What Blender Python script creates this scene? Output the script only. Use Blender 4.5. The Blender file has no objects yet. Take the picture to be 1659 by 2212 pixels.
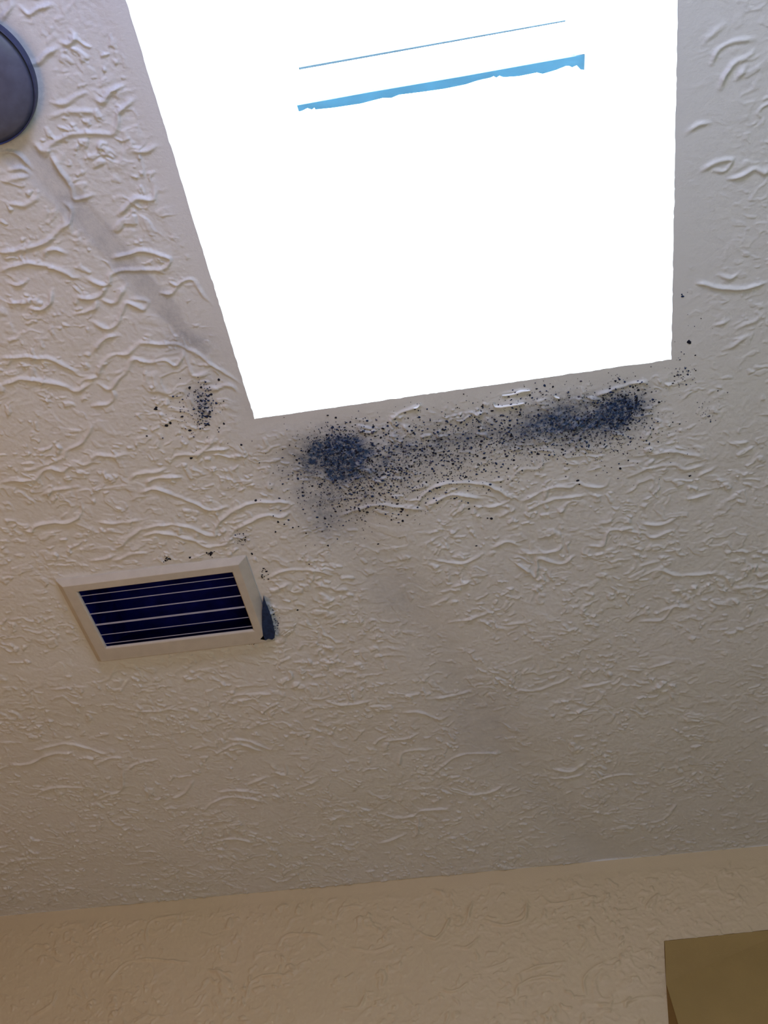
import bpy, bmesh, math, random
import numpy as np
from mathutils import Matrix, Vector

SC = bpy.context.scene
COL = SC.collection
# ------------------------------------------------------------------ camera
S = 4 / 3.0                      # metres per fitted unit (ceiling 1.2 m above the lens)
CAM = np.array([0.0, 0.0, 1.35])
H = 0.9 * S
ZC = CAM[2] + H                  # ceiling height 2.55
YW = 1.572 * S                   # wall with the cabinet
F = 2228.5
CX, CY = 829.5, 1106.0
AX = np.array([0.98616641, 0.12826411, 0.10499587])
AY = np.array([0.16569534, -0.74535008, -0.64575407])
AX -= AY * (AX @ AY); AX /= np.linalg.norm(AX); AY /= np.linalg.norm(AY)
AZ = np.cross(AX, AY)
R = np.array([AX, AY, AZ])       # camera axes -> room axes
cd = bpy.data.cameras.new('camera'); cam = bpy.data.objects.new('camera', cd); COL.objects.link(cam)
cam.matrix_world = Matrix.Translation(Vector(CAM)) @ Matrix(R.tolist()).to_4x4()
cd.sensor_fit = 'VERTICAL'; cd.sensor_height = 36.0; cd.sensor_width = 27.0
cd.lens = 36.0 * F / 2212.0
cd.clip_start = 0.02
SC.camera = cam

# ------------------------------------------------------------------ light
w = bpy.data.worlds.new('sky'); SC.world = w; w.use_nodes = True
bg = w.node_tree.nodes['Background']
bg.inputs['Color'].default_value = (0.93, 0.97, 1.0, 1); bg.inputs['Strength'].default_value = 14.0
SC.view_settings.view_transform = 'Standard'; SC.view_settings.look = 'None'
SC.view_settings.gamma = 1.0; SC.view_settings.exposure = 0.0
SC.view_settings.use_curve_mapping = False

def area(name, loc, target, sx, sy, power, color):
    l = bpy.data.lights.new(name, 'AREA'); l.shape = 'RECTANGLE'; l.size = sx; l.size_y = sy
    l.energy = power; l.color = color
    o = bpy.data.objects.new(name, l); COL.objects.link(o); o.location = loc
    o.rotation_euler = (Vector(target) - Vector(loc)).to_track_quat('-Z', 'Y').to_euler()
    return o
LIGHTS = [
    ('grazing_fill', (0.25, -0.75, 2.05), (0.0, 0.9, 2.55), 0.45, 0.25, 7.5, (0.90, 0.85, 0.86)),  # added area lamp that rakes the plaster relief, no seen source
    ('blue_fill', (-0.1, -0.35, 2.15), (-0.1, 0.8, 2.55), 0.4, 0.3, 4.4, (0.28, 0.36, 1.0)),  # extra blue lamp, added to cool the near ceiling
    ('warm_fill', (-1.2, 0.25, 1.2), (-0.7, 1.4, 2.5), 0.5, 0.5, 6.0, (1.0, 0.50, 0.17)),  # unseen warm lamp put in to redden the far left
    ('low_fill', (0.3, -0.2, 1.2), (0.0, 0.5, 2.55), 0.5, 0.5, 4.9, (0.78, 0.98, 0.98)),  # added fill from below, balances the ceiling brightness
]
for l_ in LIGHTS: area(*l_)

# ------------------------------------------------------------------ helpers
rng = np.random.default_rng(7)
random.seed(7)

def on_ceiling(u, v, dz=0.0):
    """where the sight line of a traced point meets the plane dz below the ceiling"""
    d = R @ np.array([u - CX, CY - v, -F]); k = (H - dz) / d[2]
    return CAM + d * k

def on_wall(u, v, dy=0.0):
    d = R @ np.array([u - CX, CY - v, -F]); k = (YW - dy) / d[1]
    return CAM + d * k

def tag(o, label=None, cat=None, group=None, kind=None):
    if label: o['label'] = label
    if cat: o['category'] = cat
    if group: o['group'] = group
    if kind: o['kind'] = kind
    return o

def link_mesh(name, verts, faces, mats, parent=None, smooth=False, mat_idx=None):
    me = bpy.data.meshes.new(name); me.from_pydata([tuple(map(float, v)) for v in verts], [], faces)
    for m in (mats if isinstance(mats, (list, tuple)) else [mats]): me.materials.append(m)
    if mat_idx is not None: me.polygons.foreach_set('material_index', mat_idx)
    if smooth: me.polygons.foreach_set('use_smooth', [True] * len(me.polygons))
    me.update()
    o = bpy.data.objects.new(name, me); COL.objects.link(o)
    if parent:
        o.parent = parent
        o.matrix_parent_inverse = Matrix.Translation(parent.location).inverted()
    return o

def empty(name, loc):
    o = bpy.data.objects.new(name, None); COL.objects.link(o); o.location = loc; o.empty_display_size = .05
    return o

def box_geo(x0, x1, y0, y1, z0, z1):
    v = [(x, y, z) for z in (z0, z1) for y in (y0, y1) for x in (x0, x1)]
    f = [(0, 2, 3, 1), (4, 5, 7, 6), (0, 1, 5, 4), (2, 6, 7, 3), (0, 4, 6, 2), (1, 3, 7, 5)]
    return v, f

def bevel(o, width, seg=2):
    m = o.modifiers.new('bevel', 'BEVEL'); m.width = width; m.segments = seg; m.limit_method = 'ANGLE'
    return o

def mat(name, color, rough=0.7, metallic=0.0, noise=0.0, nscale=40, bump=0.0, bscale=300, spec=0.3):
    m = bpy.data.materials.new(name); m.use_nodes = True
    nt = m.node_tree; b = nt.nodes['Principled BSDF']
    b.inputs['Base Color'].default_value = (*color, 1); b.inputs['Roughness'].default_value = rough
    b.inputs['Metallic'].default_value = metallic; b.inputs['Specular IOR Level'].default_value = spec
    tc = nt.nodes.new('ShaderNodeTexCoord')
    if noise:
        n = nt.nodes.new('ShaderNodeTexNoise'); n.inputs['Scale'].default_value = nscale; n.inputs['Detail'].default_value = 4
        nt.links.new(tc.outputs['Object'], n.inputs['Vector'])
        r = nt.nodes.new('ShaderNodeMapRange'); r.inputs['From Min'].default_value = .3; r.inputs['From Max'].default_value = .7
        r.inputs['To Min'].default_value = 1 - noise; r.inputs['To Max'].default_value = 1 + noise
        nt.links.new(n.outputs['Fac'], r.inputs['Value'])
        mx = nt.nodes.new('ShaderNodeVectorMath'); mx.operation = 'SCALE'; mx.inputs[0].default_value = color
        nt.links.new(r.outputs['Result'], mx.inputs['Scale']); nt.links.new(mx.outputs['Vector'], b.inputs['Base Color'])
    if bump:
        n = nt.nodes.new('ShaderNodeTexNoise'); n.inputs['Scale'].default_value = bscale; n.inputs['Detail'].default_value = 3
        nt.links.new(tc.outputs['Object'], n.inputs['Vector'])
        bp = nt.nodes.new('ShaderNodeBump'); bp.inputs['Strength'].default_value = bump; bp.inputs['Distance'].default_value = .001
        nt.links.new(n.outputs['Fac'], bp.inputs['Height']); nt.links.new(bp.outputs['Normal'], b.inputs['Normal'])
    return m

def plaster(name, color, stain_shade=False):
    """matt painted plaster with fine grain; an optional 'stain' attribute tints it navy blue, fold shade included"""
    m = mat(name, color, rough=0.46, spec=0.5)
    nt = m.node_tree; b = nt.nodes['Principled BSDF']; L = nt.links
    tc = nt.nodes.new('ShaderNodeTexCoord')
    n = nt.nodes.new('ShaderNodeTexNoise'); n.inputs['Scale'].default_value = 330; n.inputs['Detail'].default_value = 4
    n.inputs['Roughness'].default_value = .65
    L.new(tc.outputs['Object'], n.inputs['Vector'])
    bp = nt.nodes.new('ShaderNodeBump'); bp.inputs['Strength'].default_value = .35; bp.inputs['Distance'].default_value = .0012
    L.new(n.outputs['Fac'], bp.inputs['Height']); L.new(bp.outputs['Normal'], b.inputs['Normal'])
    n2 = nt.nodes.new('ShaderNodeTexNoise'); n2.inputs['Scale'].default_value = 5; n2.inputs['Detail'].default_value = 3
    L.new(tc.outputs['Object'], n2.inputs['Vector'])
    r = nt.nodes.new('ShaderNodeMix'); r.data_type = 'RGBA'
    r.inputs['A'].default_value = (color[0] * .97, color[1] * .98, color[2] * .95, 1)
    r.inputs['B'].default_value = (color[0] * 1.02, color[1] * 1.01, color[2] * 1.05, 1)
    L.new(n2.outputs['Fac'], r.inputs['Factor'])
    out = r.outputs['Result']
    if stain_shade:
        at = nt.nodes.new('ShaderNodeAttribute'); at.attribute_name = 'stain_shade'
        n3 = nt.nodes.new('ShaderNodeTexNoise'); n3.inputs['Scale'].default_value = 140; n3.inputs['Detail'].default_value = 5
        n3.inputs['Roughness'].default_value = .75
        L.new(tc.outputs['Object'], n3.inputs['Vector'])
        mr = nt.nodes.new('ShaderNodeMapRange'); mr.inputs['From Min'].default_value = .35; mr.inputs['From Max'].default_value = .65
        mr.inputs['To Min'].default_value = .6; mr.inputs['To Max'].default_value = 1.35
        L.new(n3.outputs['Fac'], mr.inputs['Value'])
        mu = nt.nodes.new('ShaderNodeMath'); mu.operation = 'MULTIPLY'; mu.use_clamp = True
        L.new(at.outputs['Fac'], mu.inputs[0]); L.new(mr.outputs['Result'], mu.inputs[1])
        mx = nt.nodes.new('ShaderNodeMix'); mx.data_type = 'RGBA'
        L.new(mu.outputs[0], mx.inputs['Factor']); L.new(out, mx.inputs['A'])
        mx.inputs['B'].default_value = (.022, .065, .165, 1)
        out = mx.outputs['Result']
    L.new(out, b.inputs['Base Color'])
    return m

M_ceil = plaster('ceiling_plaster', (.70, .728, .71), stain_shade=True)
M_wall = plaster('wall_plaster', (.62, .53, .34))
M_plain = mat('plain_wall_paint', (.62, .58, .52), noise=.04, nscale=4)
M_floor = mat('floor_tile', (.42, .36, .30), noise=.12, nscale=6, rough=.5)
M_shaft = mat('shaft_white_paint', (.90, .91, .92), noise=.02, nscale=12)
M_metal = mat('white_powder_coat', (.80, .80, .80), rough=.4, noise=.02, nscale=30)
M_blue = mat('blue_glazing_bar', (.022, .10, .165), rough=.5, noise=.12, nscale=25)
M_greybar = mat('grey_glazing_bar', (.06, .11, .15), rough=.5, noise=.1, nscale=25)
M_vent = mat('cream_vent_plastic', (.54, .52, .45), rough=.5, noise=.05, nscale=60, bump=.15, bscale=500)
M_slat = mat('grey_vent_slat', (.27, .28, .33), rough=.5, noise=.05, nscale=80)
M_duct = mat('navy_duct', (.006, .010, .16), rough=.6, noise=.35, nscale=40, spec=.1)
M_fix = mat('blue_grey_fixture', (.10, .112, .165), rough=.38, noise=.12, nscale=90, spec=.5)
M_fixrim = mat('navy_fixture_rim', (.035, .045, .10), rough=.45, noise=.15, nscale=90, spec=.4)
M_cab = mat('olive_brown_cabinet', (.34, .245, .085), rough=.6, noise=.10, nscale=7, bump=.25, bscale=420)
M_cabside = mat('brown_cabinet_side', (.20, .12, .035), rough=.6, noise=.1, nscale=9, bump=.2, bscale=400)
M_mould = [mat('mould_black', (.010, .013, .026), rough=.95, noise=.3, nscale=200),
           mat('mould_navy', (.016, .034, .095), rough=.95, noise=.3, nscale=200),
           mat('mould_grey', (.085, .085, .125), rough=.95, noise=.3, nscale=200)]
M_glint = mat('glint_white', (.88, .93, .93), rough=.5, noise=.03, nscale=90)  # pale colour for the highlights modelled by the skylight

# ------------------------------------------------------------------ relief of the hand-trowelled plaster
def vnoise(x, y, cell, seed):
    """smooth value noise, about -1..1"""
    r = np.random.default_rng(seed); n = 256; t = r.uniform(-1, 1, (n, n))
    u = x / cell + 1000.37; v = y / cell + 1000.71
    i = np.floor(u).astype(int); j = np.floor(v).astype(int); a = u - i; b = v - j
    a = a * a * a * (a * (a * 6 - 15) + 10); b = b * b * b * (b * (b * 6 - 15) + 10)
    i0, i1, j0, j1 = i % n, (i + 1) % n, j % n, (j + 1) % n
    return (t[i0, j0] * (1 - a) + t[i1, j0] * a) * (1 - b) + (t[i0, j1] * (1 - a) + t[i1, j1] * a) * b

def sstep(e0, e1, x):
    t = np.clip((x - e0) / (e1 - e0), 0, 1); return t * t * (3 - 2 * t)

def base_relief(x, y, seed):
    wx = x + .012 * vnoise(x, y, .035, seed + 1) + .004 * vnoise(x, y, .012, seed + 2)
    wy = y + .012 * vnoise(x, y, .035, seed + 3) + .004 * vnoise(x, y, .012, seed + 4)
    h = np.zeros_like(x)
    for cell, wd, amp, s in ((.040, .050, .0009, 11), (.024, .075, .0014, 23), (.014, .13, .0016, 37)):
        n = vnoise(wx, wy, cell, seed + s)
        mask = sstep(.12, .5, vnoise(wx * .8, wy, cell * .8, seed + s + 5)) * (.35 + .65 * sstep(-.2, .3, vnoise(x, y, .09, seed + s + 7)))
        h += amp * np.exp(-(n / wd) ** 2) * mask
        h += amp * .5 * sstep(.0, .12, n) * mask           # the ridge closes a slightly raised lap of plaster
    for cell, amp, s, k in ((.0095, .0023, 50, .52), (.0062, .0017, 57, .50)):
        blob = vnoise(wx * .75, wy, cell, seed + s) + .35 * vnoise(wx, wy, cell * .45, seed + s + 2)
        h += amp * sstep(k, k + .38, blob) * sstep(-.25, .25, vnoise(x, y, .055, seed + s + 1))
    h += .00028 * vnoise(x, y, .0040, seed + 60)
    h *= 1.02
    h += .0018 * vnoise(x, y, .13, seed + 70)
    return h

def resample(pts, step):
    pts = np.array(pts, float)
    # Catmull-Rom through the traced points
    P = np.vstack([2 * pts[0] - pts[1], pts, 2 * pts[-1] - pts[-2]]); out = []
    for k in range(1, len(P) - 2):
        n = max(2, int(np.linalg.norm(P[k + 1] - P[k]) / step))
        t = np.linspace(0, 1, n, endpoint=False)[:, None]
        out.append(.5 * (2 * P[k] + (P[k + 1] - P[k - 1]) * t + (2 * P[k - 1] - 5 * P[k] + 4 * P[k + 1] - P[k + 2]) * t ** 2
                         + (-P[k - 1] + 3 * P[k] - 3 * P[k + 1] + P[k + 2]) * t ** 3))
    out.append(P[-2][None]); return np.vstack(out)

def stamp_ridges(xs, ys, curves, sigma, amp, seed):
    """ridge of trowelled plaster along every curve: steep on one side, long on the other"""
    Hh = np.zeros((len(xs), len(ys))); Cl = np.zeros_like(Hh); r = np.random.default_rng(seed)
    for c in curves:
        q = resample(c, .002); n = len(q)
        s = np.arange(n)
        a = amp * (.75 + .35 * np.interp(s, np.arange(0, n + 8, 8), r.uniform(-1, 1, len(np.arange(0, n + 8, 8)))))
        a *= np.clip(np.minimum(s + 1, n - s) / 5.0, .3, 1)
        sg = sigma * (1 + .3 * np.interp(s, np.arange(0, n + 6, 6), r.uniform(-1, 1, len(np.arange(0, n + 6, 6)))))
        q = q + .0012 * np.stack([np.interp(s, np.arange(0, n + 5, 5), r.uniform(-1, 1, len(np.arange(0, n + 5, 5)))) for _ in (0, 1)], 1)
        for (px, py), aa, ss in zip(q, a, sg):
            i0, i1 = np.searchsorted(xs, (px - 3.2 * ss, px + 3.2 * ss)); j0, j1 = np.searchsorted(ys, (py - 3.2 * ss, py + 3.2 * ss))
            if i1 <= i0 or j1 <= j0: continue
            d2 = (xs[i0:i1, None] - px) ** 2 + (ys[None, j0:j1] - py) ** 2
            g = np.exp(-d2 / (2 * ss * ss))
            Hh[i0:i1, j0:j1] = np.maximum(Hh[i0:i1, j0:j1], aa * g)
    return Hh

T = '''0,589 30,574 60,568 98,575 133,585 155,598 172,599
0,546 33,541 73,533 100,520 123,500 149,480 155,456 140,440
97,560 100,543 110,540 123,540 140,547
186,603 229,614 239,596 272,584 318,583 356,580 368,560 350,553 308,541 272,550 245,560
229,614 222,632 205,642 172,642 165,630
209,642 205,666 189,672 163,679
219,646 245,654 262,632 272,619
199,695 232,709 252,700 262,676 272,656 292,661 312,666 318,652 298,646 282,646
212,815 215,795 239,768 278,762 302,742 351,743 391,747 431,768 464,792 497,812 530,838
182,820 209,815
212,828 239,841 255,822 275,798 288,775 318,782 355,778 381,788 394,772 396,758
245,812 270,800
239,841 246,855 238,870 199,878
0,775 33,772 83,772 119,780 146,795 166,802
0,835 30,822 60,818 100,825 139,835 162,846 186,835 199,825
66,818 71,792
348,633 371,633 388,613 414,604 431,626 461,659
401,765 411,805 424,812 448,807
454,841 497,831 517,848
113,626 109,652 90,669 60,666
20,613 40,616 60,604
205,760 212,745 232,728 255,724
0,1042 27,1038 73,1034 96,1016 113,1011 136,1016 162,999
162,996 186,1003 206,983 232,985 275,981
199,913 192,933 179,953 146,973 133,990 73,1013 53,1016
90,1072 109,1059 153,1054
176,1089 174,1112 143,1129 113,1129 80,1135 66,1147 50,1145
282,1036 298,1023 335,1019 358,1014
391,1031 351,1031 322,1039 320,1048
305,1062 335,1057 381,1072 424,1089 454,1102 491,1096
245,1185 262,1178 282,1159 308,1142 351,1134 398,1137 431,1147 461,1157 467,1135 487,1115 517,1096 550,1087 600,1085 625,1090
312,1157 345,1150 385,1158 414,1164 438,1177 461,1178 487,1172 507,1145 550,1122 580,1114 605,1117 625,1108
387,1158 387,1137
421,1165 424,1146
160,1130 199,1146
199,1212 219,1208 245,1198
248,1211 285,1195 318,1195
368,999 381,983 428,980 454,960 464,943
432,975 494,968
215,1129 259,1129 302,1124
581,1250 603,1235 646,1231 689,1233 715,1242
581,1280 624,1260
682,1260 715,1269
740,1116 780,1098 823,1090 863,1094 914,1101
899,1086 923,1062 962,1045 1025,1045 1060,1050 1103,1074
923,1091 982,1069 1040,1079
1045,1096 1069,1094 1108,1077
1128,1084 1157,1067 1196,1050 1230,1050 1250,1043 1264,1050 1303,1050 1318,1035
1147,1099 1191,1079 1264,1069
1099,1038 1128,1013 1157,1013 1181,996
1357,1030 1401,1011 1455,1004 1479,1013 1518,1004
1401,982 1450,974 1518,987
1506,1030 1547,1008
1079,1116 1103,1101
1123,1194 1157,1194 1201,1191 1216,1177
1065,1184 1099,1169 1121,1179
1162,1204 1211,1218 1240,1201
1113,1216 1143,1235 1157,1245 1160,1199
938,1211 982,1216 1016,1211 1045,1194
1269,1179 1303,1177 1318,1145 1386,1150 1406,1160 1455,1145
1386,1130 1425,1133 1464,1118
1479,1079 1513,1072 1537,1067
1377,1222 1425,1211
1377,1247 1420,1230 1464,1243 1542,1238
1581,1272 1620,1267 1680,1272
1537,1301 1572,1306
933,1311 967,1291
977,1269 1016,1255
1381,1343 1430,1338 1455,1311 1484,1313
1186,1357 1240,1360
1279,1343 1299,1340
1089,1350 1138,1343
996,1343 1055,1323
76,1620 130,1608 156,1608 199,1620 235,1630
22,1653 65,1648 108,1630 156,1626
206,1648 239,1637 268,1637
264,1637 264,1702 235,1716 210,1727
72,1723 105,1704 156,1700 213,1705
112,1488 145,1483 192,1483
206,1474 231,1467 250,1441
239,1490 264,1485 278,1463
477,1528 495,1510 524,1499 593,1497
282,1534 340,1536 365,1530 387,1534
495,1597 542,1601 586,1622
463,1630 492,1615 517,1606 564,1622
441,1752 463,1731 499,1722 542,1725 564,1731
470,1711 517,1707 561,1714
416,1687 398,1713 373,1725
394,1823 409,1807 438,1798
452,1823 499,1812 550,1819
0,1875 36,1857 116,1854
535,1695 579,1677
278,1662 297,1649 336,1642
0,1552 36,1551
416,1619 452,1608
703,1512 735,1521 771,1519 800,1514
873,1539 901,1537 927,1545 956,1556
862,1653 869,1628 891,1621 930,1619
930,1675 956,1653 988,1633 1024,1628 1080,1630
822,1758 862,1767 891,1762 912,1751 967,1747
818,1823 847,1814 876,1803
891,1809 901,1798 905,1765
1006,1716 1042,1715 1071,1707 1086,1697
797,1711 825,1724 844,1720
833,1601 876,1595 901,1586
938,1510 970,1505 1014,1496
634,1707 684,1686
623,1631 648,1628
590,1668 616,1671 616,1646
1274,1694 1306,1680 1338,1674 1373,1674
1199,1664 1234,1666 1262,1650
1190,1684 1230,1680 1258,1672
1115,1489 1151,1491 1191,1481 1226,1466
1254,1485 1278,1481 1318,1473
1405,1442 1453,1428
1354,1446 1385,1448
1405,1777 1437,1765 1461,1738
1222,1541 1270,1537
0,44 20,20 25,0
40,10 61,29 84,17 111,10
67,138 81,135 101,118 125,105
128,91 149,95 162,81 155,68
108,219 135,223 159,213 186,202
202,209 223,219 240,196 260,186
105,253 145,243 203,241
74,310 91,324 111,314 142,292 186,287 240,289 253,267 257,243 290,213
280,324 314,326 344,314
108,334 145,392 155,405 162,429 199,420
17,440 51,442 78,429 81,415
0,395 34,385 64,381
20,368 51,365 67,378
257,462 294,429 331,430 334,405
0,332 37,332 67,365
1521,94 1537,73 1566,53
1537,138 1554,106 1582,90 1627,83
1558,187 1574,147 1594,132 1623,118
1592,171 1610,142
1480,289 1509,269 1533,267
1517,370 1545,350 1578,344 1566,368 1541,368
1574,385 1594,383 1627,366 1651,372 1662,360
1505,611 1529,615 1562,623 1611,623 1651,611
1553,594 1578,600 1602,586
1545,704 1574,692
1594,708 1631,692 1651,676
1570,755 1590,741 1615,725
1066,878 1096,871 1133,868
1084,850 1115,845 1145,841
1283,856 1332,838 1386,823 1398,832
771,923 789,932 819,929
843,905 873,887 910,875'''
TW = '''872,1922 907,1914 959,1929
1046,1988 1087,1999 1133,1986 1138,1947
902,2014 943,2027 974,1983
728,1988 738,1965 769,1955
600,2050 615,2024 651,2019 697,2024
677,2073 713,2055
759,2050 810,2055 856,2040
1287,2170 1338,2170 1384,2157 1436,2157
1266,2152 1261,2127 1271,2101 1307,2078
1128,2101 1164,2088 1225,2078
1115,2150 1123,2129 1164,2111 1215,2114
738,2180 779,2173 792,2137
1046,2093 1076,2086 1107,2070
953,2137 984,2142 1015,2122
979,2045 1010,2047 1035,2024
318,2035 318,2006 337,1987 400,1977
231,2122 270,2083 318,2074 410,2081
289,2180 313,2194 362,2199
530,2160 545,2122 583,2107 627,2110
72,2194 111,2170 120,2146
728,1987 747,1963 781,1958
448,2095 501,2105
200,2010 208,1990
1010,1985 1020,1950
1180,1955 1240,1948 1290,1940
1370,2060 1400,2052'''
def parse(t): return [[tuple(map(float, p.split(','))) for p in l.split()] for l in t.split('\n')]
CURVES = [[on_ceiling(*p)[:2] for p in c] for c in parse(T)]
WCURVES = [[on_wall(*p)[[0, 2]] for p in c] for c in parse(TW)]

# key rectangles on the ceiling
SKX0, SKX1, SKY0, SKY1 = -.24 * S, .20 * S, -.02 * S, .6155 * S
VX0, VX1, VY0, VY1 = -.538 * S, -.299 * S, .8075 * S, .959 * S

# round fixture: circle through three traced rim points
pA, pB, pC = [on_ceiling(*q, .012)[:2] for q in ((0, 63), (76, 190), (0, 314))]
A2 = np.array([2 * (pB - pA), 2 * (pC - pA)]); b2 = np.array([pB @ pB - pA @ pA, pC @ pC - pA @ pA])
FC = np.linalg.solve(A2, b2); FR = np.linalg.norm(pA - FC)
print('fixture', FC, FR)

def dist_to_path(x, y, pts):
    d = np.full(x.shape, 9.0)
    for a, b in zip(pts[:-1], pts[1:]):
        a = np.array(a); b = np.array(b); ab = b - a
        t = np.clip(((x - a[0]) * ab[0] + (y - a[1]) * ab[1]) / (ab @ ab), 0, 1)
        d = np.minimum(d, np.hypot(x - a[0] - t * ab[0], y - a[1] - t * ab[1]))
    return d
BAND = [on_ceiling(*p)[:2] for p in ((30, 318), (95, 375), (160, 445), (215, 505), (265, 570), (330, 640), (390, 705), (440, 755))]
FOLD = [on_ceiling(*p)[:2] for p in ((440, 755), (640, 1000), (850, 1270), (960, 1430), (1060, 1590), (1180, 1730), (1300, 1850))]

def steps(a, b, d): return list(np.linspace(a, b, max(2, int(round((b - a) / d)) + 1)))
fx = sorted(set(np.round(steps(-1.42, VX0 + .006, .0016) + steps(VX0 + .006, VX1 - .006, .0015) + steps(VX1 - .006, SKX0, .0014)
                         + steps(SKX0, SKX1, .0014) + steps(SKX1, .80, .0015), 6)))
fy = sorted(set(np.round(steps(.10, SKY1, .0013) + steps(SKY1, VY0 + .006, .0013) + steps(VY0 + .006, VY1 - .006, .0015) + steps(VY1 - .006, YW, .0017), 6)))
xs = np.array([-2.3, -1.9, -1.6] + fx + [1.0, 1.4]); ys = np.array([-2.6, -1.5, -.7, SKY0, .03] + fy)
xs = np.unique(np.round(xs, 6)); ys = np.unique(np.round(ys, 6))
print('grid', len(xs), len(ys))
XX, YY = np.meshgrid(xs, ys, indexing='ij')
HT = base_relief(XX, YY, 100)
# areas floated smooth: beside the skylight, round the fixture, along the old crack line
dsk = np.maximum(np.maximum(SKX0 - XX, XX - SKX1), YY - SKY1)
side_r = sstep(.008, .04, dsk); side_r = np.where(XX > SKX1, np.maximum(side_r * sstep(SKY1 - .08, SKY1 + .22, YY), .15 + .55 * sstep(.03, .16, XX - SKX1)), side_r)
dfx = np.hypot(XX - FC[0], YY - FC[1])
db = dist_to_path(XX, YY, BAND); bw = .010 + .008 * vnoise(XX, YY, .05, 5)
band_m = sstep(bw, bw + .010, db)
df = dist_to_path(XX, YY, FOLD)
smooth_m = side_r * sstep(FR + .012, FR + .026, dfx) * band_m * (.6 + .4 * sstep(.02, .09, df))
fine_x = (XX > -1.5) & (XX < .9) & (YY > .05)
HT = HT * smooth_m * fine_x
RG = stamp_ridges(xs, ys, CURVES, .00185, .0036, 3)
# traced ridges take the place of the loose texture next to them
HT = HT * (1 - .55 * np.clip(RG / .002, 0, 1)) + RG
HT -= .0018 * (1 - sstep(.010, .026, db)) * fine_x * sstep(.04, .12, dsk)               # the floated line lies a little deeper
HT -= .0035 * np.exp(-(df / .055) ** 2) * fine_x * sstep(.03, .13, dsk)
# flat seat for the vent frame and cavity edge
dv = np.maximum(np.maximum(VX0 - XX, XX - VX1), np.maximum(VY0 - YY, YY - VY1))
HT = HT * sstep(-.001, .008, dv)
HT = np.where(dsk < .03, HT * sstep(-.002, .03, dsk), HT)
# the relief dies out into the junction with the wall
HT = HT * (1 - sstep(.8, 1, np.clip((YY - (YW - .01)) / .01, 0, 1)))
ZZ = ZC - HT
# chipped corner bead: the edge wanders a little
jit = .0012 * np.abs(vnoise(XX, YY, .012, 77)) + .0008 * np.abs(vnoise(XX, YY, .03, 78))
PX = XX.copy(); PY = YY.copy()
eps = 1e-5; inY = (YY <= SKY1 + eps) & (YY >= SKY0 - eps); inX = (XX >= SKX0 - eps) & (XX <= SKX1 + eps)
PX += np.where((abs(XX - SKX0) < eps) & inY, jit, 0) - np.where((abs(XX - SKX1) < eps) & inY, jit, 0)
PY -= np.where((abs(YY - SKY1) < eps) & inX, jit, 0)

def stain_shade_field():
    D = np.zeros_like(XX)
    def g(u, v, ru, rv, amp, ang=0):
        c = on_ceiling(u, v)[:2]; ex = on_ceiling(u + 10, v - 1.2)[:2] - c; ey = on_ceiling(u, v + 10)[:2] - c
        Mi = np.linalg.inv(np.array([ex, ey]).T / 10)
        dx = XX - c[0]; dy = YY - c[1]
        a = Mi[0, 0] * dx + Mi[0, 1] * dy; b = Mi[1, 0] * dx + Mi[1, 1] * dy
        ca, sa = math.cos(ang), math.sin(ang); a, b = a * ca + b * sa, -a * sa + b * ca
        return amp * np.exp(-(a / ru) ** 2 - (b / rv) ** 2)
    for q in ((740, 970, 42, 34, .95), (700, 985, 60, 50, .22), (745, 1005, 34, 34, .45), (690, 985, 80, 55, .42), (1345, 885, 48, 40, .90), (1285, 912, 85, 46, .62), (1215, 905, 90, 50, .25),
              (1180, 920, 90, 45, .42), (1030, 945, 120, 50, .34), (860, 985, 120, 65, .42), (740, 1060, 110, 70, .34), (700, 1130, 50, 40, .20),
              (438, 880, 18, 30, .55), (425, 845, 30, 22, .20), (850, 1290, 70, 50, .10), (400, 735, 45, 26, .18),
              (575, 1345, 10, 34, .35), (520, 1165, 20, 14, .25), (1040, 1560, 130, 90, .10), (1390, 985, 80, 30, .05)):
        D += g(*q)
    D += .17 * (1 - band_m) * (1 + .3 * vnoise(XX, YY, .03, 92)) + .16 * (1 - sstep(.006, .020, dfx - FR)) * (dfx > FR - .01) + .07 * np.exp(-(df / .05) ** 2)  # tints band and fixture ring; last term paints the fold's soft shade
    return np.clip(D * (1 + .35 * vnoise(XX, YY, .02, 91)), 0, .93)
ST = stain_shade_field()

def grid_mesh(name, P, nx, ny, keep, m, flip=False):
    idx = np.arange(nx * ny).reshape(nx, ny)
    a, b, c, d = idx[:-1, :-1][keep], idx[1:, :-1][keep], idx[1:, 1:][keep], idx[:-1, 1:][keep]
    q = np.stack([a, d, c, b] if flip else [a, b, c, d], 1)
    used = np.zeros(nx * ny, bool); used[q.ravel()] = True; remap = np.cumsum(used) - 1
    q = remap[q]; P = P[used]
    me = bpy.data.meshes.new(name); me.vertices.add(len(P)); me.vertices.foreach_set('co', P.astype(np.float32).ravel())
    me.loops.add(q.size); me.loops.foreach_set('vertex_index', q.astype(np.int32).ravel())
    me.polygons.add(len(q)); me.polygons.foreach_set('loop_start', np.arange(0, q.size, 4, dtype=np.int32))
    me.polygons.foreach_set('loop_total', np.full(len(q), 4, np.int32))
    me.polygons.foreach_set('use_smooth', np.ones(len(q), bool))
    me.materials.append(m); me.update(); me.validate()
    o = bpy.data.objects.new(name, me); COL.objects.link(o)
    return o, used

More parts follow.
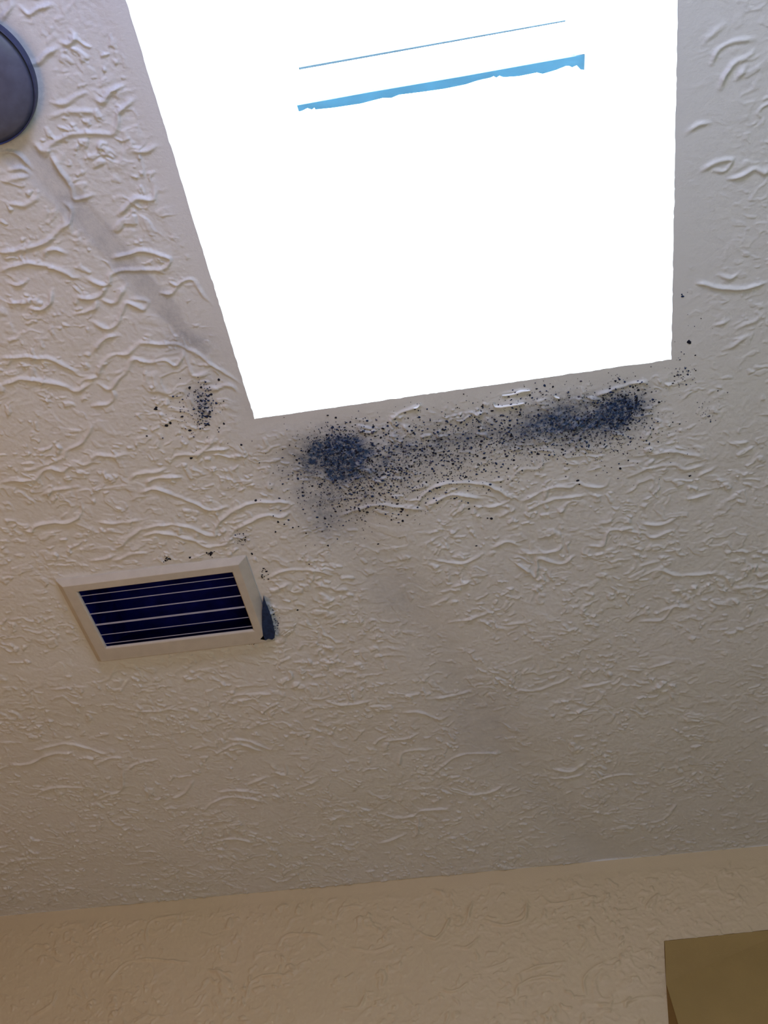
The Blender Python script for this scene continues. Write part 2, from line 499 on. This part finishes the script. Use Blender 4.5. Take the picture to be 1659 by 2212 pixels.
cxm = (xs[:-1, None] + xs[1:, None]) / 2; cym = (ys[None, :-1] + ys[None, 1:]) / 2
hole = ((cxm > SKX0) & (cxm < SKX1) & (cym > SKY0) & (cym < SKY1)) | \
       ((cxm > VX0 + .006) & (cxm < VX1 - .006) & (cym > VY0 + .006) & (cym < VY1 - .006))
ceil, used = grid_mesh('ceiling', np.stack([PX, PY, ZZ], -1).reshape(-1, 3), len(xs), len(ys), ~hole, M_ceil, flip=True)
at = ceil.data.attributes.new('stain_shade', 'FLOAT', 'POINT'); at.data.foreach_set('value', ST.ravel()[used].astype(np.float32))
tag(ceil, kind='structure')
def ceil_h(x, y):
    i = np.clip(np.searchsorted(xs, x) - 1, 0, len(xs) - 2); j = np.clip(np.searchsorted(ys, y) - 1, 0, len(ys) - 2)
    return float(ZZ[i, j])

# ------------------------------------------------------------------ walls and floor
wx = np.unique(np.round(np.array([-2.3, -1.9, -1.6] + steps(-1.42, .80, .0021) + [1.0, 1.4]), 6))
wz = np.unique(np.round(np.array([0, .8, 1.4, 1.8] + steps(1.95, ZC - .022, .0021) + steps(ZC - .02, ZC - .0, .004)), 6))
WX, WZ = np.meshgrid(wx, wz, indexing='ij')
WH = base_relief(WX * .8, WZ * .8 + 3, 400) * 1.5
WH *= (WX > -1.5) & (WX < .9) & (WZ > 1.9)
RW = stamp_ridges(wx, wz, WCURVES, .0021, .0062, 9)
WH = WH * (1 - .5 * np.clip(RW / .002, 0, 1)) + RW
WH *= 1 - sstep(ZC - .045, ZC - .022, WZ)
WY = np.where(WZ > ZC - .0221, YW + 0.0, YW - WH)
wb, _ = grid_mesh('wall_back', np.stack([WX, WY, WZ], -1).reshape(-1, 3), len(wx), len(wz), np.ones((len(wx) - 1, len(wz) - 1), bool), M_wall)
tag(wb, kind='structure')
def plane(name, vs, m): return tag(link_mesh(name, vs, [(0, 1, 2, 3)], m), kind='structure')
x0, x1, y0, y1 = -2.3, 1.4, -2.6, YW
plane('wall_left', [(x0, y0, 0), (x0, y1, 0), (x0, y1, ZC), (x0, y0, ZC)], M_plain)
plane('wall_right', [(x1, y0, 0), (x1, y0, ZC), (x1, y1, ZC), (x1, y1, 0)], M_plain)
plane('wall_front', [(x0, y0, 0), (x0, y0, ZC), (x1, y0, ZC), (x1, y0, 0)], M_plain)
plane('floor', [(x0, y0, 0), (x1, y0, 0), (x1, y1, 0), (x0, y1, 0)], M_floor)

# ------------------------------------------------------------------ skylight (window_1)
ZT = CAM[2] + 1.45 * S
win = tag(empty('window_1', ((SKX0 + SKX1) / 2, (SKY0 + SKY1) / 2, ZC)), kind='structure',
          label='blown-out white rectangular skylight cut into the textured ceiling', )
e = .004; th = .02
v, f = [], []
for bx in ((SKX0 - th, SKX0, SKY0 - th, SKY1 + th), (SKX1, SKX1 + th, SKY0 - th, SKY1 + th), (SKX0, SKX1, SKY0 - th, SKY0), (SKX0, SKX1, SKY1, SKY1 + th)):
    bv, bf = box_geo(*bx, ZC - .0 + .0005, ZT + .02); n = len(v); v += bv; f += [tuple(i + n for i in q) for q in bf]
tag(link_mesh('light_shaft', v, f, M_shaft, win), label='white painted skylight shaft')
v, f = [], []
fw = .018
for bx in ((SKX0, SKX0 + fw, SKY0, SKY1), (SKX1 - fw, SKX1, SKY0, SKY1), (SKX0 + fw, SKX1 - fw, SKY0, SKY0 + fw), (SKX0 + fw, SKX1 - fw, SKY1 - fw, SKY1)):
    bv, bf = box_geo(*bx, ZT - .012, ZT + .016); n = len(v); v += bv; f += [tuple(i + n for i in q) for q in bf]
link_mesh('window_frame', v, f, M_metal, win)
mg = bpy.data.materials.new('skylight_glass'); mg.use_nodes = True; nt = mg.node_tree
for n in list(nt.nodes):
    if n.type == 'BSDF_PRINCIPLED': nt.nodes.remove(n)
tr = nt.nodes.new('ShaderNodeBsdfTransparent'); tr.inputs['Color'].default_value = (.95, .98, 1, 1)
gl = nt.nodes.new('ShaderNodeBsdfGlossy'); gl.inputs['Roughness'].default_value = .05
mi = nt.nodes.new('ShaderNodeMixShader'); mi.inputs[0].default_value = .05
nt.links.new(tr.outputs[0], mi.inputs[1]); nt.links.new(gl.outputs[0], mi.inputs[2]); nt.links.new(mi.outputs[0], nt.nodes['Material Output'].inputs['Surface'])
v, f = box_geo(SKX0 + fw, SKX1 - fw, SKY0 + fw, SKY1 - fw, ZT + .002, ZT + .008)
link_mesh('glass_pane', v, f, mg, win)
# blue bar, glare clipping cut into its ragged lower edge, traced at shaft-top height
def at_h(u, v, hh):
    d = R @ np.array([u - CX, CY - v, -F]); return CAM + d * (hh - CAM[2]) / d[2]
def ragged_bar(name, top, bot, z, t, m, label):
    a = [at_h(*p, z) for p in top]; b = [at_h(*p, z) for p in bot]; ring = a + b[::-1]; n = len(ring)
    vs = [(p[0], p[1], z) for p in ring] + [(p[0], p[1], z + t) for p in ring]
    k = len(a)
    fs = [tuple(range(n))[::-1], tuple(range(n, 2 * n))] + [(i, (i + 1) % n, (i + 1) % n + n, i + n) for i in range(n)]
    bm = bmesh.new(); vv = [bm.verts.new(p) for p in vs]
    for q in fs: bm.faces.new([vv[i] for i in q])
    bmesh.ops.recalc_face_normals(bm, faces=bm.faces); me = bpy.data.meshes.new(name); bm.to_mesh(me); bm.free()
    me.materials.append(m); o = bpy.data.objects.new(name, me); COL.objects.link(o); o.parent = win
    o.matrix_parent_inverse = Matrix.Translation(win.location).inverted()
    return tag(o, label=label)
ragged_bar('glazing_bar', [(641, 228), (800, 199), (1000, 165), (1150, 138), (1263, 118)],
           [(645, 241), (652, 240), (664, 234), (674, 237), (679, 233), (681, 237), (720, 233), (780, 224), (826, 212), (845, 212), (862, 205),
            (910, 199), (960, 192), (1005, 183), (1033, 174), (1060, 168), (1066, 165), (1072, 168), (1079, 164), (1087, 167), (1120, 165), (1160, 157),
            (1172, 160), (1200, 152), (1222, 143), (1230, 143), (1236, 146), (1246, 141), (1254, 150), (1262, 151)],
           ZT - .016, .012, M_blue, 'light blue bar with a ragged edge under the glass')
ragged_bar('glazing_bar', [(645, 146), (1222, 43.5)], [(646, 151), (1222, 47)], ZT - .016, .008, M_greybar, 'hair-thin grey line across the glass')

# ------------------------------------------------------------------ round ceiling fixture at the left edge
fx_o = tag(empty('ceiling_fixture', (FC[0], FC[1], ZC)), 'round dark blue-grey fixture on the ceiling, cut by the left edge of the photo', 'ceiling fixture')
def lathe(name, prof, m, parent, n=96):
    vs, fs = [], []
    for r, z in prof:
        for k in range(n): vs.append((FC[0] + r * math.cos(2 * math.pi * k / n), FC[1] + r * math.sin(2 * math.pi * k / n), ZC - z))
    for i in range(len(prof) - 1):
        for k in range(n): fs.append((i * n + k, i * n + (k + 1) % n, (i + 1) * n + (k + 1) % n, (i + 1) * n + k))
    fs.append(tuple(range((len(prof) - 1) * n, len(prof) * n)))
    o = link_mesh(name, vs, fs, m, parent, smooth=True); return o
lathe('rim', [(FR * .995, -.006), (FR, .004), (FR, .011), (FR * .992, .0135), (FR * .984, .0135), (FR * .978, .011), (FR * .974, .004)], M_fixrim, fx_o)
lathe('cover', [(FR * .973, .004), (FR * .970, .009), (FR * .9, .0125), (FR * .75, .017), (FR * .5, .0205), (FR * .25, .022), (FR * .03, .0225)], M_fix, fx_o)

# ------------------------------------------------------------------ air vent
D = .013
vent = tag(empty('air_vent', ((VX0 + VX1) / 2, (VY0 + VY1) / 2, ZC)), 'cream rectangular air vent with horizontal slats set in the ceiling', 'air vent')
ix0, ix1, iy0, iy1 = on_ceiling(168, 1280, D)[0], on_ceiling(524, 1300, D)[0], on_ceiling(335, 1259, D)[1], on_ceiling(390, 1381, D)[1]
def rect(a, b, c, d, z): return [(a, c, z), (b, c, z), (b, d, z), (a, d, z)]
rings = [rect(VX0, VX1, VY0, VY1, ZC + .002), rect(VX0, VX1, VY0, VY1, ZC - .0025),
         rect(VX0 + .012, VX1 - .013, VY0 + .007, VY1 - .009, ZC - D), rect(ix0 - .002, ix1 + .002, iy0 - .002, iy1 + .002, ZC - D),
         rect(ix0, ix1, iy0, iy1, ZC - D + .002), rect(ix0, ix1, iy0, iy1, ZC - D + .0045)]
v = [p for r_ in rings for p in r_]; f = []
for i in range(len(rings) - 1):
    for k in range(4): f.append((i * 4 + k, i * 4 + (k + 1) % 4, (i + 1) * 4 + (k + 1) % 4, (i + 1) * 4 + k))
bevel(link_mesh('frame', v, f, M_vent, vent), .0012, 3)
dz1 = ZC + .085
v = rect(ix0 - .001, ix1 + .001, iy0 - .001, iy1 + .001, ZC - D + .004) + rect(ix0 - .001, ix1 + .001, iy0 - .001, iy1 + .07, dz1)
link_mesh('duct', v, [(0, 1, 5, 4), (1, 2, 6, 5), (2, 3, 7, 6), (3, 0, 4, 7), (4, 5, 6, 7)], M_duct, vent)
for k, (fr, tk) in enumerate(((.085, .0012), (.22, .0016), (.40, .0019), (.595, .0030), (.78, .0013), (.94, .0013))):
    yy = iy0 + fr * (iy1 - iy0); z0 = ZC - D + .003
    L = .022; vy = yy / (z0 - CAM[2]); n = math.hypot(1, vy); dy, dz = L * vy / n, L / n
    py, pz = -dz / L * tk / 1.0, dy / L * tk / 1.0
    prof = [(yy - py / 2, z0 - pz / 2), (yy + py / 2, z0 + pz / 2), (yy + py / 2 + dy, z0 + pz / 2 + dz), (yy - py / 2 + dy, z0 - pz / 2 + dz)]
    vs = [(ix0, a, b) for a, b in prof] + [(ix1, a, b) for a, b in prof]
    link_mesh('slat', vs, [(0, 1, 2, 3), (7, 6, 5, 4), (0, 4, 5, 1), (1, 5, 6, 2), (2, 6, 7, 3), (3, 7, 4, 0)], M_slat, vent)

# ------------------------------------------------------------------ cabinet at lower right
cab = tag(empty('wall_cabinet', tuple(on_wall(1560, 2200))), 'smooth olive brown cabinet on the textured wall, lower right corner of the photo', 'cabinet')
def wp(u, v, dy): return tuple(on_wall(u, v, dy))
fr_ = [wp(1436, 2033, .013), wp(1720, 2003, .013), wp(1830, 2480, .06), wp(1545, 2480, .06)]
bk = [wp(1433, 2030, -.003), wp(1715, 2001, -.003), wp(1830, 2480, -.003), wp(1462, 2480, -.003)]
m1 = wp(1439, 2124, .0135)
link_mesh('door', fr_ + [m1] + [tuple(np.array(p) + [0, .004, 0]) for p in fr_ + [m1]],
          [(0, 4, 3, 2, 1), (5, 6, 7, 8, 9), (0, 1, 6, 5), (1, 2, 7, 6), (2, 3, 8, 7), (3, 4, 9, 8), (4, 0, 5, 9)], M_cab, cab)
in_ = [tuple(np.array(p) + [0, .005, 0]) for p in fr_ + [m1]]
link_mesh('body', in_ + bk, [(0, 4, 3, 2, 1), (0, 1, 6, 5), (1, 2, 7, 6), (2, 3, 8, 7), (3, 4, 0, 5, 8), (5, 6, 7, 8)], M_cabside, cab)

# ------------------------------------------------------------------ mould
def mould(name, spots, label, group=None):
    """spots: (u, v, radius in metres, shade 0-2): small rough crusts sitting on the plaster"""
    vs, fs, mi_ = [], [], []
    for u, vv, r, sh in spots:
        c = on_ceiling(u, vv)
        if SKX0 - .003 < c[0] < SKX1 + .003 and c[1] < SKY1 + .003: continue
        if VX0 - .002 < c[0] < VX1 + .002 and VY0 - .002 < c[1] < VY1 + .002: zc = ZC - .006
        else: zc = ceil_h(c[0], c[1])
        k = 7; n0 = len(vs); ph = random.random() * 6.28; el = random.uniform(.6, 1.2)
        rs = [r * random.uniform(.6, 1.3) for _ in range(k)]
        for q in range(k):
            a = ph + 2 * math.pi * q / k; x = c[0] + rs[q] * math.cos(a); y = c[1] + rs[q] * math.sin(a) * el
            vs.append((x, y, zc + .0008))
        for q in range(k):
            a = ph + 2 * math.pi * q / k; x = c[0] + .8 * rs[q] * math.cos(a); y = c[1] + .8 * rs[q] * math.sin(a) * el
            vs.append((x, y, zc - .0004 - .08 * r))
        vs.append((c[0], c[1], zc - .0005 - .22 * r))
        for q in range(k):
            p = (q + 1) % k
            fs += [(n0 + q, n0 + p, n0 + k + p, n0 + k + q), (n0 + k + q, n0 + k + p, n0 + 2 * k)]; mi_ += [sh, sh]
    return tag(link_mesh(name, vs, fs, M_mould, mat_idx=mi_), label, 'mould', kind='stuff')
def cloud(u, v, ru, rv, n, rmin, rmax, shades=(0, 1, 2), slope=-.14):
    out = []
    for _ in range(n):
        a, b = rng.normal(0, 1, 2); r = rmin + (rmax - rmin) * rng.random() ** 3
        out.append((u + a * ru, v + b * rv + slope * a * ru, r, int(rng.choice(shades))))
    return out
sp = cloud(732, 972, 36, 28, 500, .0008, .0024, (0, 1, 1)) + cloud(735, 990, 66, 46, 380, .0006, .0018)
sp += cloud(1345, 882, 30, 26, 380, .0008, .0024, (0, 1, 1)) + cloud(1290, 910, 55, 28, 420, .0006, .0020)
sp += cloud(885, 1000, 115, 52, 1300, .0006, .0024, (0, 1, 1, 2)) + cloud(1130, 930, 105, 42, 1000, .0006, .0023, (0, 1, 1, 2))
sp += cloud(775, 1055, 66, 44, 520, .0007, .0025, (0, 0, 1, 2)) + cloud(1040, 985, 160, 40, 230, .0006, .0016, (0, 1, 2))
sp += cloud(1330, 950, 60, 32, 170, .0006, .0016) + cloud(1250, 940, 60, 26, 160, .0007, .0018, (0, 1))
sp += cloud(1440, 960, 45, 45, 36, .0004, .0010, (1, 2)) + cloud(1250, 850, 90, 18, 90, .0005, .0010, (2, 1))
sp += [(u, v, r, 0) for u, v, r in ((1110, 994, .0026), (1046, 990, .0028), (1063, 887, .0026), (1040, 888, .0022), (1068, 906, .002), (1130, 955, .002),
      (1300, 905, .0024), (1320, 925, .0026), (1375, 862, .0026), (1352, 868, .0026), (868, 1098, .0034), (866, 1105, .0026), (1062, 1120, .0026), (1029, 1180, .0022),
      (1247, 1038, .003), (1251, 1044, .002), (1490, 1028, .0024), (819, 1065, .0018), (553, 1083, .0026), (595, 1149, .0022), (645, 1138, .0018), (708, 1180, .0018),
      (817, 1177, .0022), (1082, 1040, .002), (1098, 1012, .0018), (560, 1000, .001), (1013, 1100, .002), (1053, 1120, .0016), (870, 1125, .0022), (710, 1135, .0018))]
mould('mould_patch', sp, 'long band of navy and black mould specks along the far edge of the skylight')
sp = cloud(440, 882, 11, 24, 130, .0007, .0026, (0, 1, 1)) + cloud(415, 890, 38, 32, 90, .0006, .0018, (0, 1, 2)) + cloud(432, 846, 16, 14, 40, .0006, .0013, (1, 2))
sp += [(u, v, r, 0) for u, v, r in ((336, 884, .0036), (338, 880, .002), (412, 990, .003), (473, 820, .0022), (409, 838, .0026), (455, 852, .0026), (411, 930, .0034), (359, 919, .0028), (368, 914, .0028),
      (393, 900, .0026), (450, 917, .0028), (421, 847, .002), (453, 889, .0022), (445, 919, .002), (484, 915, .0018), (521, 960, .0018), (492, 957, .001))]
mould('mould_patch', sp, 'small cluster of dark mould specks left of the skylight corner')
sp = cloud(1478, 812, 16, 12, 50, .0006, .0018, (0, 1, 2)) + cloud(1525, 888, 12, 14, 26, .0005, .0015, (1, 2, 2)) + cloud(1480, 760, 20, 60, 18, .0005, .0010, (1, 2))
sp += [(1488, 738, .0032, 0), (1490, 741, .002, 0), (1502, 767, .0018, 0), (1475, 640, .0024, 1), (1473, 636, .0012, 1), (1453, 828, .0022, 0)]
mould('mould_patch', sp, 'scattered tiny mould spots beside the right corner of the skylight')
sp = cloud(362, 1207, 4, 3, 14, .001, .0024, (0,)) + cloud(455, 1195, 5, 3, 18, .001, .0026, (0,)) + cloud(522, 1163, 8, 8, 26, .0006, .002, (0, 1, 2)) + cloud(570, 1236, 4, 8, 12, .001, .0022, (0,))
sp += cloud(437, 1216, 6, 1, 8, .0008, .0014, (0,)) + cloud(592, 1340, 6, 14, 34, .0008, .002, (0, 1, 2)) + [(410, 1203, .0022, 0), (544, 1196, .002, 0), (580, 1250, .0022, 0), (643, 1318, .0024, 0), (668, 1219, .0014, 0), (600, 1350, .002, 1), (357, 1200, .0016, 0)]
sp += cloud(548, 1383, 8, 2, 10, .0008, .0018, (0, 2), slope=-.1) + cloud(205, 1370, 2, 3, 8, .001, .002, (0,))
mould('mould_patch', sp, 'dark mould specks around the edge of the air vent')

def gap(pix, dz, label):  # solid navy piece standing for a dark gap at the vent frame
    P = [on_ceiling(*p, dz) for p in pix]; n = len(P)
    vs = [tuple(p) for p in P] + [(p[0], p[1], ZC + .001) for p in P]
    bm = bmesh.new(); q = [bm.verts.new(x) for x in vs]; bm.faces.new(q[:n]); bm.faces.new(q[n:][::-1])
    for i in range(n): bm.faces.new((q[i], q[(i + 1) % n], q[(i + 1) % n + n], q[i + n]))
    bmesh.ops.recalc_face_normals(bm, faces=bm.faces); me = bpy.data.meshes.new('gap_fill'); bm.to_mesh(me); bm.free()
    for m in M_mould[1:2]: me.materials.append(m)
    o = bpy.data.objects.new('gap_fill', me); COL.objects.link(o); tag(o, label, 'mould'); return o
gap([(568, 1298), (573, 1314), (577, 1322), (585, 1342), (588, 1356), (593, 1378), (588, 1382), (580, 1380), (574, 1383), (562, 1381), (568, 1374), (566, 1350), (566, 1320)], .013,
    'dark mouldy gap, filled in navy, at the lower right corner of the air vent')
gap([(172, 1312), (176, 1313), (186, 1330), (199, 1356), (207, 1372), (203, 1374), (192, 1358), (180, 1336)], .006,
    'thin dark slit, filled in navy, along the left edge of the air vent')

# pale slivers standing for blown highlights at the far edge of the skylight
def glint(pix, wid, label):
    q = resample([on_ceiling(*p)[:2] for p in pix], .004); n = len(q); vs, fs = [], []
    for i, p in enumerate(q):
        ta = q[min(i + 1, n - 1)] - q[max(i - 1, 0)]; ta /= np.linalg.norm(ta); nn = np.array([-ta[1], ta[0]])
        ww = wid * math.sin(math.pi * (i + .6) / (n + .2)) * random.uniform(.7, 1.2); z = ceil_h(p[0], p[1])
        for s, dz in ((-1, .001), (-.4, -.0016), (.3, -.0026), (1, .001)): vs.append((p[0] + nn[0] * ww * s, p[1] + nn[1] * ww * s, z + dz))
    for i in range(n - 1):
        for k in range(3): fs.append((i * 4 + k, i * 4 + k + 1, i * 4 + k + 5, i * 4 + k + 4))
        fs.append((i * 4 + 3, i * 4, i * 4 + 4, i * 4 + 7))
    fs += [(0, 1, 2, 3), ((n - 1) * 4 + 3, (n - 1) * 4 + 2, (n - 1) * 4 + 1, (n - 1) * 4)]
    return tag(link_mesh('painted_glint', vs, fs, M_glint, smooth=True), label, 'paint flake', 'painted glints by the skylight')
glint([(1065, 868), (1069, 877), (1090, 875), (1118, 870), (1132, 868)], .0028, 'longest painted white flake above the mould band near the skylight edge')
glint([(1084, 853), (1105, 851), (1125, 844), (1145, 842)], .0026, 'painted white flake closest to the skylight edge, just above the longest flake')
glint([(1195, 852), (1200, 857), (1208, 858)], .0022, 'tiny painted white flake at the right of the flakes by the skylight')
glint([(893, 879), (903, 877), (907, 870)], .0020, 'tiny painted white flake at the left of the flakes by the skylight')
